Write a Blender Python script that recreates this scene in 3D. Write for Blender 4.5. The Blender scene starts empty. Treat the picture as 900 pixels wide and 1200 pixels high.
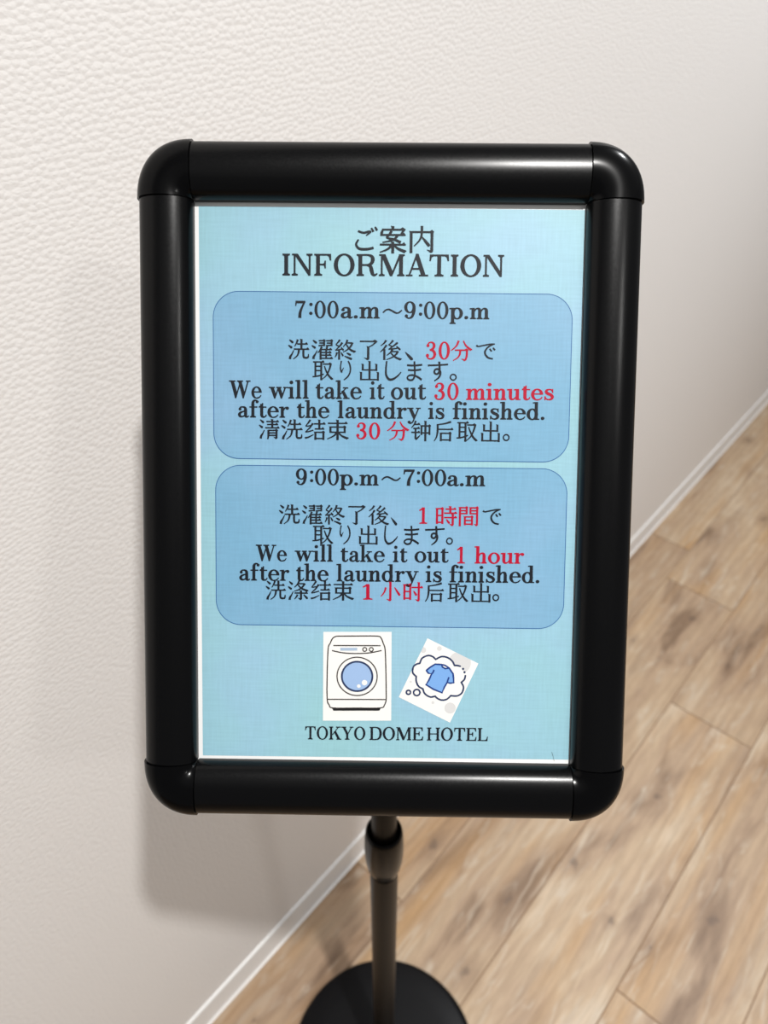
import bpy, bmesh, math, random
from mathutils import Vector, Matrix
from mathutils.geometry import delaunay_2d_cdt, tessellate_polygon

sc = bpy.context.scene
C = sc.collection
random.seed(7)
CAM_H = 1.42

# ------------------------------------------------------------------ camera
cam_d = bpy.data.cameras.new('camera')
cam_d.sensor_fit = 'HORIZONTAL'
cam_d.sensor_width = 36.0
cam_d.lens = 36.0
cam_d.clip_start = 0.02
cam_d.dof.use_dof = True
cam_d.dof.focus_distance = 0.393
cam_d.dof.aperture_fstop = 12.0
cam = bpy.data.objects.new('camera', cam_d)
C.objects.link(cam)
cam.location = (0, 0, CAM_H)
cam.rotation_euler = (math.radians(50.0), 0, 0)
sc.camera = cam

# ------------------------------------------------------------------ world, lamps, exposure
w = bpy.data.worlds.new('world')
sc.world = w
w.use_nodes = True
w.node_tree.nodes['Background'].inputs[0].default_value = (0.98, 0.985, 1.0, 1)
w.node_tree.nodes['Background'].inputs[1].default_value = 0.21


def downlight(loc, power, size, aim, col=(1.0, 0.98, 0.95), spread=130):
    d = bpy.data.lights.new('downlight', 'AREA')
    d.shape = 'DISK'
    d.size = size
    d.energy = power
    d.color = col
    d.spread = math.radians(spread)
    o = bpy.data.objects.new('downlight', d)
    C.objects.link(o)
    o.location = loc
    o.rotation_euler = (Vector(aim) - Vector(loc)).to_track_quat('-Z', 'Y').to_euler()
    return o


downlight((0.405, -0.40, 2.87), 21.5, 0.075, (0.40, -0.1, 0), (1.0, 0.98, 0.955), 108)      # the lamp just behind the reader
downlight((1.30, -1.08, 2.75), 2.6, 0.17, (0.5, 0.0, 0.9))      # the next lamp across the corridor
downlight((1.36, 1.27, 2.75), 37.0, 0.09, (1.32, 1.25, 0.6), (0.97, 0.985, 1.0), 170)      # added unseen lamp further along, brightens the right part of the wall
# added fill light at ceiling height: soft ambient and a glow on the rails
d_ = bpy.data.lights.new('ceiling_glow_fill', 'AREA')
d_.shape = 'RECTANGLE'
d_.size, d_.size_y = 4.0, 1.6
d_.energy = 3.0
d_.color = (1.0, 0.985, 0.965)
o_ = bpy.data.objects.new('ceiling_glow_fill', d_)
C.objects.link(o_)
o_.location = (0.80, -0.15, 2.43)
o_.rotation_euler = (0, 0, math.radians(90 - 40.757))

sc.view_settings.view_transform = 'Standard'
sc.view_settings.look = 'None'
sc.view_settings.exposure = 0.0
sc.view_settings.gamma = 1.0
sc.view_settings.use_curve_mapping = False


# ------------------------------------------------------------------ helpers
def new_mat(name, col=(0.8, 0.8, 0.8), rough=0.5, spec=0.5, coat=0.0, coat_rough=0.1):
    m = bpy.data.materials.new(name)
    m.use_nodes = True
    b = m.node_tree.nodes['Principled BSDF']
    b.inputs['Base Color'].default_value = (*col, 1)
    b.inputs['Roughness'].default_value = rough
    b.inputs['Specular IOR Level'].default_value = spec
    b.inputs['Coat Weight'].default_value = coat
    b.inputs['Coat Roughness'].default_value = coat_rough
    return m


def nodes(m):
    t = m.node_tree
    b = t.nodes['Principled BSDF']

    def N(kind, **kw):
        n = t.nodes.new(kind)
        for k, v in kw.items():
            if k.startswith('i_'):
                n.inputs[k[2:].replace('_', ' ')].default_value = v
            else:
                setattr(n, k, v)
        return n

    def L(a, b_):
        t.links.new(a, b_)
    return t, b, N, L


def srgb(r, g, b):
    f = lambda c: (c / 255 / 12.92) if c / 255 <= 0.04045 else ((c / 255 + 0.055) / 1.055) ** 2.4
    return (f(r), f(g), f(b))


def link_mesh(name, verts, faces, mat, parent=None, smooth=False):
    me = bpy.data.meshes.new(name)
    me.from_pydata([tuple(v) for v in verts], [], faces)
    me.update()
    o = bpy.data.objects.new(name, me)
    C.objects.link(o)
    if mat is not None:
        me.materials.append(mat)
    if smooth:
        me.polygons.foreach_set('use_smooth', [True] * len(me.polygons))
    if parent is not None:
        o.parent = parent
    return o


def link_bm(name, bm, mat, parent=None, smooth=True, angle=40):
    bmesh.ops.recalc_face_normals(bm, faces=bm.faces[:])
    me = bpy.data.meshes.new(name)
    bm.to_mesh(me)
    bm.free()
    o = bpy.data.objects.new(name, me)
    C.objects.link(o)
    me.materials.append(mat)
    if smooth:
        me.polygons.foreach_set('use_smooth', [True] * len(me.polygons))
        me.set_sharp_from_angle(angle=math.radians(angle))
    if parent is not None:
        o.parent = parent
    return o


def lathe(bm, prof, z0=0.0, seg=64, mtx=None):
    rings = []
    for r, z in prof:
        if r < 1e-6:
            rings.append([bm.verts.new((0, 0, z + z0))])
        else:
            rings.append([bm.verts.new((r * math.cos(2 * math.pi * k / seg), r * math.sin(2 * math.pi * k / seg), z + z0)) for k in range(seg)])
    for a, b in zip(rings, rings[1:]):
        for k in range(seg):
            k2 = (k + 1) % seg
            if len(a) == 1 and len(b) == 1:
                continue
            if len(a) == 1:
                bm.faces.new((a[0], b[k], b[k2]))
            elif len(b) == 1:
                bm.faces.new((a[k], b[0], a[k2]))
            else:
                bm.faces.new((a[k], b[k], b[k2], a[k2]))
    if mtx is not None:
        bmesh.ops.transform(bm, matrix=mtx, verts=[v for r in rings for v in r])
    return bm


def tag(o, label=None, cat=None, group=None, kind=None):
    for k, v in (('label', label), ('category', cat), ('group', group), ('kind', kind)):
        if v:
            o[k] = v
    return o


# ------------------------------------------------------------------ setting: wall, floor, baseboard
YAW = math.radians(40.757)
DR = Vector((math.sin(YAW), math.cos(YAW), 0))        # along the wall
NN = Vector((-DR.y, DR.x, 0))                         # from the room into the wall
WALL = 0.4895                                         # distance of the wall face
ROOM = Matrix(((DR.x, NN.x, 0, 0), (DR.y, NN.y, 0, 0), (0, 0, 1, 0), (0, 0, 0, 1)))   # x along, y towards wall, z up


def wall_material():
    m = new_mat('embossed white wallpaper', srgb(240, 237, 234), 0.62, 0.25)
    t, b, N, L = nodes(m)
    tc = N('ShaderNodeTexCoord')
    mp = N('ShaderNodeMapping')
    mp.inputs['Scale'].default_value = (1 / 0.0054, 1, 1 / 0.0041)
    L(tc.outputs['Object'], mp.inputs['Vector'])
    nz = N('ShaderNodeTexNoise', i_Scale=0.9, i_Detail=2.0)
    L(mp.outputs[0], nz.inputs['Vector'])
    ad = N('ShaderNodeMixRGB', blend_type='ADD')
    ad.inputs[0].default_value = 0.35
    L(mp.outputs[0], ad.inputs[1])
    L(nz.outputs['Color'], ad.inputs[2])
    vo = N('ShaderNodeTexVoronoi', feature='SMOOTH_F1', voronoi_dimensions='2D', i_Scale=1.0, i_Randomness=0.7, i_Smoothness=0.22)
    sp = N('ShaderNodeSeparateXYZ')
    cb = N('ShaderNodeCombineXYZ')
    L(ad.outputs[0], sp.inputs[0])
    L(sp.outputs['X'], cb.inputs['X'])
    L(sp.outputs['Z'], cb.inputs['Y'])
    L(cb.outputs[0], vo.inputs['Vector'])
    inv = N('ShaderNodeMapRange', i_From_Min=0.1, i_From_Max=0.75, i_To_Min=1.0, i_To_Max=0.0)
    L(vo.outputs['Distance'], inv.inputs['Value'])
    fine = N('ShaderNodeTexNoise', i_Scale=2.6, i_Detail=4.0, i_Roughness=0.6)
    L(mp.outputs[0], fine.inputs['Vector'])
    mx = N('ShaderNodeMath', operation='MULTIPLY_ADD')
    L(fine.outputs[0], mx.inputs[0])
    mx.inputs[1].default_value = 0.8
    L(inv.outputs[0], mx.inputs[2])
    bp = N('ShaderNodeBump', i_Strength=0.32, i_Distance=0.0008)
    L(mx.outputs[0], bp.inputs['Height'])
    L(bp.outputs[0], b.inputs['Normal'])
    return m


wall = link_mesh('wall_left', [(-1.3, 0, 0), (5.5, 0, 0), (5.5, 0, 2.42), (-1.3, 0, 2.42), (-1.3, 0.08, 0), (5.5, 0.08, 0), (5.5, 0.08, 2.42), (-1.3, 0.08, 2.42)],
                 [(0, 1, 2, 3), (4, 7, 6, 5), (0, 4, 5, 1), (3, 2, 6, 7), (0, 3, 7, 4), (1, 5, 6, 2)], wall_material())
wall.matrix_world = ROOM @ Matrix.Translation((0, WALL, 0))
tag(wall, 'white wallpapered wall with rows of small raised bumps behind the sign', 'wall', kind='structure')

KNOTS = [(1.468, 0.262, 1.0), (1.38, 0.136, 0.9), (1.309, 0.341, 0.7), (0.97, 0.114, 0.8), (0.599, 0.393, 1.0), (0.743, 0.171, 1.0), (0.694, 0.073, 0.6),
         (0.814, -0.064, 1.2), (1.965, 0.266, 1.1), (0.699, 0.001, 0.5), (0.461, 0.216, 1.0), (2.325, 0.447, 0.9), (0.181, 0.432, 0.35), (0.609, 0.231, 0.9)]


def floor_material():
    m = new_mat('wood plank vinyl', (0.5, 0.4, 0.28), 0.48, 0.35)
    t, b, N, L = nodes(m)
    tc = N('ShaderNodeTexCoord')
    at = N('ShaderNodeAttribute', attribute_name='plank')
    sp = N('ShaderNodeSeparateXYZ')
    L(at.outputs['Vector'], sp.inputs[0])

    def mapped(sx, sy):
        mp = N('ShaderNodeMapping')
        mp.inputs['Scale'].default_value = (sx, sy, 1)
        L(tc.outputs['Object'], mp.inputs['Vector'])
        off = N('ShaderNodeVectorMath', operation='ADD')
        L(mp.outputs[0], off.inputs[0])
        sh = N('ShaderNodeVectorMath', operation='SCALE')
        L(at.outputs['Vector'], sh.inputs[0])
        sh.inputs['Scale'].default_value = 40.0
        L(sh.outputs[0], off.inputs[1])
        return off.outputs[0]

    def ramp(fac, stops):
        r = N('ShaderNodeValToRGB')
        e = r.color_ramp.elements
        while len(e) < len(stops):
            e.new(0.5)
        for k, (p, c) in enumerate(stops):
            e[k].position = p
            e[k].color = (*c, 1)
        L(fac, r.inputs[0])
        return r.outputs[0]

    def mix(kind, fac, a, b_):
        x = N('ShaderNodeMixRGB', blend_type=kind)
        if isinstance(fac, float):
            x.inputs[0].default_value = fac
        else:
            L(fac, x.inputs[0])
        for i, v in ((1, a), (2, b_)):
            if isinstance(v, tuple):
                x.inputs[i].default_value = (*v, 1)
            else:
                L(v, x.inputs[i])
        return x.outputs[0]

    big = N('ShaderNodeTexNoise', i_Scale=1.0, i_Detail=3.0, i_Roughness=0.55, i_Distortion=0.6)
    L(mapped(3.2, 11.0), big.inputs['Vector'])
    base = ramp(big.outputs[0], [(0.32, srgb(156, 130, 106)), (0.43, srgb(198, 171, 143)), (0.56, srgb(212, 186, 155)), (0.70, srgb(230, 210, 184))])
    warm = N('ShaderNodeTexNoise', i_Scale=1.0, i_Detail=2.0)
    L(mapped(1.6, 14.0), warm.inputs['Vector'])
    wf = N('ShaderNodeMapRange', i_From_Min=0.5, i_From_Max=0.72, i_To_Min=0.0, i_To_Max=0.85)
    L(warm.outputs[0], wf.inputs['Value'])
    col = mix('MIX', wf.outputs[0], base, srgb(206, 166, 117))
    # cathedral grain: a wave warped by noise
    wv = N('ShaderNodeTexWave', bands_direction='Y', i_Scale=1.0, i_Distortion=9.0, i_Detail=3.0)
    wv.inputs['Detail Scale'].default_value = 0.8
    L(mapped(2.2, 16.0), wv.inputs['Vector'])
    gr = ramp(wv.outputs['Fac'], [(0.0, (0.80, 0.78, 0.76)), (0.5, (0.98, 0.98, 0.98)), (1.0, (1.06, 1.06, 1.07))])
    col = mix('MULTIPLY', 0.42, col, gr)
    fi = N('ShaderNodeTexNoise', i_Scale=1.0, i_Detail=6.0, i_Roughness=0.65)
    L(mapped(22.0, 330.0), fi.inputs['Vector'])
    fr = ramp(fi.outputs[0], [(0.30, (0.72, 0.70, 0.68)), (0.52, (1, 1, 1)), (0.72, (1.14, 1.14, 1.15))])
    col = mix('MULTIPLY', 0.62, col, fr)
    # pale flecks and grey smudges
    pf = N('ShaderNodeTexNoise', i_Scale=1.0, i_Detail=4.0, i_Roughness=0.6, i_Distortion=1.2)
    L(mapped(9.0, 42.0), pf.inputs['Vector'])
    pm = N('ShaderNodeMapRange', i_From_Min=0.54, i_From_Max=0.72, i_To_Min=0.0, i_To_Max=0.7)
    L(pf.outputs[0], pm.inputs['Value'])
    col = mix('MIX', pm.outputs[0], col, srgb(226, 212, 192))
    gs = N('ShaderNodeTexNoise', i_Scale=1.0, i_Detail=3.0, i_Roughness=0.6)
    L(mapped(4.0, 15.0), gs.inputs['Vector'])
    gm = N('ShaderNodeMapRange', i_From_Min=0.56, i_From_Max=0.78, i_To_Min=0.0, i_To_Max=0.45)
    L(gs.outputs[0], gm.inputs['Value'])
    col = mix('MIX', gm.outputs[0], col, srgb(158, 136, 116))
    # knots
    dn = N('ShaderNodeTexNoise', i_Scale=60.0, i_Detail=2.0)
    L(tc.outputs['Object'], dn.inputs['Vector'])
    dv = N('ShaderNodeVectorMath', operation='MULTIPLY_ADD')
    L(dn.outputs['Color'], dv.inputs[0])
    dv.inputs[1].default_value = (0.022, 0.022, 0)
    L(tc.outputs['Object'], dv.inputs[2])
    for (kx, ky, ks) in KNOTS:
        vm = N('ShaderNodeVectorMath', operation='SUBTRACT')
        L(dv.outputs[0], vm.inputs[0])
        vm.inputs[1].default_value = (kx + 0.011, ky + 0.011, 0)
        sc_ = N('ShaderNodeVectorMath', operation='MULTIPLY')
        L(vm.outputs[0], sc_.inputs[0])
        sc_.inputs[1].default_value = (0.55 / ks, 1.0 / ks, 0)
        ln = N('ShaderNodeVectorMath', operation='LENGTH')
        L(sc_.outputs[0], ln.inputs[0])
        halo = N('ShaderNodeMapRange', interpolation_type='SMOOTHSTEP', i_From_Min=0.004, i_From_Max=0.03, i_To_Min=0.4, i_To_Max=0.0)
        L(ln.outputs['Value'], halo.inputs['Value'])
        col = mix('MIX', halo.outputs[0], col, srgb(150, 122, 98))
        core = N('ShaderNodeMapRange', interpolation_type='SMOOTHSTEP', i_From_Min=0.002, i_From_Max=0.009, i_To_Min=0.5, i_To_Max=0.0)
        L(ln.outputs['Value'], core.inputs['Value'])
        col = mix('MIX', core.outputs[0], col, srgb(104, 88, 78))
    # plank to plank tone
    tr = ramp(sp.outputs['Z'], [(0.0, (0.56, 0.53, 0.51)), (0.5, (0.64, 0.625, 0.61)), (1.0, (0.69, 0.685, 0.68))])
    col = mix('MULTIPLY', 1.0, col, tr)
    L(col, b.inputs['Base Color'])
    bp = N('ShaderNodeBump', i_Strength=0.25, i_Distance=0.0006)
    L(fi.outputs[0], bp.inputs['Height'])
    L(bp.outputs[0], b.inputs['Normal'])
    return m


def build_floor():
    edges = [-1.235, -1.057, -0.879, -0.701, -0.523, -0.343, -0.165, 0.013, 0.194, 0.371, 0.56]
    first = {0: 0.3, 1: 0.9, 2: 0.1, 3: 0.7, 4: 0.2, 5: 1.0, 6: 0.603, 7: 1.20, 8: 0.34, 9: 1.70}
    verts, faces, seed = [], [], []
    dark = []
    g = 0.0007

    def box(x0, x1, y0, y1, z0, z1, bev):
        n = len(verts)
        verts.extend([(x0, y0, z0), (x1, y0, z0), (x1, y1, z0), (x0, y1, z0),
                      (x0 + bev, y0 + bev, z1), (x1 - bev, y0 + bev, z1), (x1 - bev, y1 - bev, z1), (x0 + bev, y1 - bev, z1)])
        faces.extend([(n + 4, n + 5, n + 6, n + 7), (n, n + 1, n + 5, n + 4), (n + 1, n + 2, n + 6, n + 5), (n + 2, n + 3, n + 7, n + 6), (n + 3, n, n + 4, n + 7)])
    tone = {(7, 1): 0.35, (6, 1): 0.62, (7, 2): 0.72, (9, 2): 0.2, (8, 1): 0.55, (6, 0): 0.85, (9, 1): 0.5}
    for r in range(len(edges) - 1):
        x = first[r] - 1.22 * 2
        k = -1
        while x < 5.5:
            s = (random.random(), random.random(), tone.get((r, k), random.random()))
            box(x + g, x + 1.22 - g, edges[r] + g, edges[r + 1] - g, -0.004, 0.0, 0.0006)
            seed.extend([s] * 5)
            x += 1.22
            k += 1
    n = len(verts)
    verts.extend([(-2.4, -1.235, -0.002), (6.6, -1.235, -0.002), (6.6, 0.56, -0.002), (-2.4, 0.56, -0.002)])
    faces.append((n, n + 1, n + 2, n + 3))
    seed.append((0, 0, 0))
    o = link_mesh('floor', verts, faces, floor_material())
    o.data.materials.append(new_mat('plank joint', srgb(140, 116, 94), 0.8, 0.1))
    o.data.polygons[len(faces) - 1].material_index = 1
    a = o.data.attributes.new('plank', 'FLOAT_VECTOR', 'FACE')
    for i, s in enumerate(seed):
        a.data[i].vector = s
    o.matrix_world = ROOM
    tag(o, 'beige wood plank floor with knots and diagonal joints under the sign stand', 'floor', kind='structure')


build_floor()

# soft skirting with a rounded top edge and a flared toe
bb_mat = new_mat('white vinyl skirting', srgb(236, 234, 231), 0.42, 0.4)
prof = [(0.0, 0.0), (-0.0082, 0.0), (-0.0082, 0.0012), (-0.0060, 0.0024), (-0.0048, 0.0042), (-0.0043, 0.0075), (-0.0041, 0.056), (-0.0038, 0.0585), (-0.0030, 0.0602), (-0.0010, 0.0612), (0.0, 0.0614)]
bv = [(-1.3, p[0], p[1]) for p in prof] + [(5.5, p[0], p[1]) for p in prof]
n_ = len(prof)
bf = [(i, i + 1, n_ + i + 1, n_ + i) for i in range(n_ - 1)]
bb = link_mesh('baseboard_left', bv, bf, bb_mat, smooth=True)
bb.data.set_sharp_from_angle(angle=math.radians(60))
bb.matrix_world = ROOM @ Matrix.Translation((0, WALL - 0.0002, 0.0))
tag(bb, 'white baseboard with flared foot running along the wall', 'baseboard', kind='structure')

# ------------------------------------------------------------------ the sign stand
SIGN = Matrix(((0.9998825, 0.01107095, -0.01060323, 0.00137),
               (-0.01507038, 0.58325863, -0.81214669, 0.30957),
               (-0.00280681, 0.81221106, 0.58335694, CAM_H - 0.245),
               (0, 0, 0, 1)))                        # x right, y up the poster, z out towards the reader
black = new_mat('black satin plastic', (0.0012, 0.0012, 0.0014), 0.20, 0.13)
rail_mat = new_mat('black anodised aluminium', (0.0012, 0.0012, 0.0014), 0.25, 0.22)
t_, b_, N_, L_ = nodes(rail_mat)
tc_ = N_('ShaderNodeTexCoord')
ns_ = N_('ShaderNodeTexNoise', i_Scale=900.0, i_Detail=3.0)
L_(tc_.outputs['Object'], ns_.inputs['Vector'])
mr_ = N_('ShaderNodeMapRange', i_To_Min=0.2, i_To_Max=0.3)
L_(ns_.outputs[0], mr_.inputs['Value'])
L_(mr_.outputs[0], b_.inputs['Roughness'])
pole_mat = new_mat('dark brown black tube', (0.006, 0.0048, 0.004), 0.33, 0.09)
base_mat = new_mat('black powder coated steel', (0.004, 0.004, 0.0047), 0.40, 0.12)
back_mat = new_mat('grey backing board', (0.18, 0.18, 0.18), 0.6, 0.3)

stand = bpy.data.objects.new('sign_stand', None)
C.objects.link(stand)
stand.location = (0, 0.364, 0)
tag(stand, 'black floor sign stand with rounded rail frame tilted back on a pole and round base', 'sign stand')
bpy.context.view_layer.update()
INV = Matrix.Translation((0, -0.364, 0))

# round base, slightly domed
bm = lathe(bmesh.new(), [(0, 0), (0.141, 0), (0.143, 0.002), (0.1432, 0.006), (0.1425, 0.010), (0.139, 0.0135), (0.133, 0.0155), (0.10, 0.0175), (0.03, 0.019), (0.021, 0.0195), (0.0, 0.0195)], seg=128)
link_bm('base', bm, base_mat, stand)
bm = lathe(bmesh.new(), [(0.0, 0.019), (0.024, 0.019), (0.0235, 0.024), (0.0205, 0.027), (0.0142, 0.0285), (0.0, 0.0285)], seg=64)
link_bm('base_socket', bm, pole_mat, stand)
bm = lathe(bmesh.new(), [(0.0, 0.028), (0.0143, 0.028), (0.0143, 0.640), (0.0, 0.640)], seg=64)
link_bm('lower_pole', bm, pole_mat, stand)
bm = lathe(bmesh.new(), [(0.0, 0.645), (0.0120, 0.645), (0.0120, 1.118), (0.0105, 1.122), (0.0, 1.122)], seg=64)
link_bm('upper_pole', bm, pole_mat, stand)
bm = lathe(bmesh.new(), [(0.0143, 0.643), (0.0150, 0.644), (0.0168, 0.653), (0.0182, 0.664), (0.0190, 0.676), (0.0192, 0.690), (0.0189, 0.704), (0.0181, 0.715), (0.0174, 0.720), (0.0162, 0.7215), (0.0152, 0.720), (0.0138, 0.712), (0.0122, 0.706)], seg=64)
link_bm('height_collar', bm, black, stand)
# hinge between the pole and the back of the frame
bm = bmesh.new()
top = Vector((0, 0.364, 1.10))
ctr = SIGN @ Vector((0, 0, -0.012))
q = (SIGN.to_3x3() @ Vector((0, 0, -1))).to_track_quat('Z', 'Y').to_matrix().to_4x4()
lathe(bm, [(0, 0.0), (0.032, 0.0), (0.032, 0.006), (0.016, 0.012), (0.0135, 0.020), (0.0135, 0.052), (0, 0.054)], seg=40, mtx=INV @ Matrix.Translation(SIGN @ Vector((0, 0, -0.0085))) @ q)
link_bm('hinge_bracket', bm, black, stand)

# frame rails: a half round section swept along each side
OW, OH = 0.1250, 0.1719      # outer half sizes
IW, IH = 0.0981, 0.1436      # opening half sizes
RW = OW - IW
RH = OH - IH


def section(k=22, hgt=0.0098, grow=0.0):
    """(distance outward from the opening edge 0..1, height) front half round, then the flat back edge"""
    pts = []
    for i in range(k + 1):
        a = math.pi * i / k
        s = 0.5 - 0.5 * math.cos(a)
        pts.append((s, (hgt + grow) * (math.sin(a) ** 0.85) + 0.0006))
    pts.append((1.0, -0.0085))
    pts.append((0.0, -0.0085))
    return pts


def rail(name, x0, x1, origin, along, out, width):
    bm = bmesh.new()
    sec = section()
    rings = []
    for s in (x0, x1):
        rings.append([bm.verts.new(INV @ SIGN @ (Vector(origin) + Vector(along) * s + Vector(out) * (u * width) + Vector((0, 0, h)))) for u, h in sec])
    n = len(sec)
    for i in range(n):
        j = (i + 1) % n
        bm.faces.new((rings[0][i], rings[0][j], rings[1][j], rings[1][i]))
    bm.faces.new(rings[0])
    bm.faces.new(rings[1])
    return link_bm(name, bm, rail_mat, stand, angle=35)


G = 0.00035
rail('frame_rail', -IW + G, IW - G, (0, IH, 0), (1, 0, 0), (0, 1, 0), RH)
rail('frame_rail', -IW + G, IW - G, (0, -IH, 0), (1, 0, 0), (0, -1, 0), RH)
rail('frame_rail', -IH + G, IH - G, (-IW, 0, 0), (0, 1, 0), (-1, 0, 0), RW)
rail('frame_rail', -IH + G, IH - G, (IW, 0, 0), (0, 1, 0), (1, 0, 0), RW)
for sx, sy in ((-1, 1), (1, 1), (1, -1), (-1, -1)):
    bm = bmesh.new()
    sec = section(22, 0.0098, 0.0009)
    rings = []
    K = 20
    for i in range(K + 1):
        a = math.pi / 2 * i / K
        ring = []
        for u, h in sec:
            # quarter turn, a touch squarer than a circle
            ca, sa = math.cos(a), math.sin(a)
            sq = 1.0 / (abs(ca) ** 2.25 + abs(sa) ** 2.25) ** (1 / 2.25)
            u2 = 0.02 + u * 1.0
            px = IW + (RW + 0.0004) * u2 * ca * sq
            py = IH + (RH + 0.0004) * u2 * sa * sq
            ring.append(bm.verts.new(INV @ SIGN @ Vector((sx * px, sy * py, h))))
        rings.append(ring)
    n = len(sec)
    for i in range(K):
        for j in range(n):
            k = (j + 1) % n
            bm.faces.new((rings[i][j], rings[i][k], rings[i + 1][k], rings[i + 1][j]))
    bm.faces.new(rings[0])
    bm.faces.new(rings[-1])
    link_bm('corner_cap', bm, black, stand, angle=35)
# backing board
bm = bmesh.new()
bmesh.ops.create_cube(bm, size=1.0, matrix=INV @ SIGN @ Matrix.Translation((0, 0, -0.0045)) @ Matrix.Diagonal((2 * IW + 0.012, 2 * IH + 0.012, 0.003, 1)))
link_bm('backing_board', bm, back_mat, stand, smooth=False)

# ------------------------------------------------------------------ lettering
class Pen:
    def __init__(self):
        self.p = []

    def poly(self, *pts):
        self.p.append([tuple(q) for q in pts])

    def R(self, x0, y0, x1, y1):
        self.poly((x0, y0), (x1, y0), (x1, y1), (x0, y1))

    def dg(self, xa, ya, xb, yb, w):
        self.poly((xa, ya), (xa + w, ya), (xb + w, yb), (xb, yb))

    def dot(self, x, y, r, ry=None, n=18):
        ry = ry or r
        self.poly(*[(x + r * math.cos(2 * math.pi * k / n), y + ry * math.sin(2 * math.pi * k / n)) for k in range(n)])

    def ring(self, cx, cy, rx, ry, ix, iy, a0=0, a1=360, n=36, taper=None):
        pr = []
        for k in range(n + 1):
            a = math.radians(a0 + (a1 - a0) * k / n)
            o = (cx + rx * math.cos(a), cy + ry * math.sin(a))
            i = (cx + ix * math.cos(a), cy + iy * math.sin(a))
            pr.append((o, i))
        for (o, i), (o2, i2) in zip(pr, pr[1:]):
            self.poly(o, o2, i2)
            self.poly(o, i2, i)

    def st(self, pts, ws, n=8, straight=False):
        if isinstance(ws, (int, float)):
            ws = [ws] * len(pts)
        if len(ws) == 2 and len(pts) > 2:
            ws = [ws[0] + (ws[1] - ws[0]) * k / (len(pts) - 1) for k in range(len(pts))]
        P, W = [], []
        m = len(pts)
        if straight or m == 2:
            P, W = list(pts), list(ws)
        else:
            for k in range(m - 1):
                p0, p1, p2, p3 = pts[max(k - 1, 0)], pts[k], pts[k + 1], pts[min(k + 2, m - 1)]
                for s in range(n):
                    t = s / n
                    f = lambda a, b, c, d: 0.5 * (2 * b + (c - a) * t + (2 * a - 5 * b + 4 * c - d) * t * t + (3 * b - a - 3 * c + d) * t ** 3)
                    P.append((f(p0[0], p1[0], p2[0], p3[0]), f(p0[1], p1[1], p2[1], p3[1])))
                    W.append(ws[k] + (ws[k + 1] - ws[k]) * t)
            P.append(pts[-1])
            W.append(ws[-1])
        LR = []
        for k in range(len(P)):
            a, b = P[max(k - 1, 0)], P[min(k + 1, len(P) - 1)]
            dx, dy = b[0] - a[0], b[1] - a[1]
            l = math.hypot(dx, dy) or 1
            nx, ny = -dy / l * W[k] / 2, dx / l * W[k] / 2
            LR.append(((P[k][0] + nx, P[k][1] + ny), (P[k][0] - nx, P[k][1] - ny)))
        for (a, b), (c, d) in zip(LR, LR[1:]):
            self.poly(a, b, d)
            self.poly(a, d, c)

    def sf(self, xl, xr, y, d, ol=58, orr=58, t=40):
        """bracketed serif on a stem xl..xr ending at y; d=+1 foot, -1 head"""
        self.R(xl - ol, min(y, y + d * t), xr + orr, max(y, y + d * t))
        if ol > 20:
            self.poly((xl - ol * 0.55, y + d * t), (xl, y + d * t), (xl, y + d * (t + 38)))
        if orr > 20:
            self.poly((xr + orr * 0.55, y + d * t), (xr, y + d * t), (xr, y + d * (t + 38)))


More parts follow.
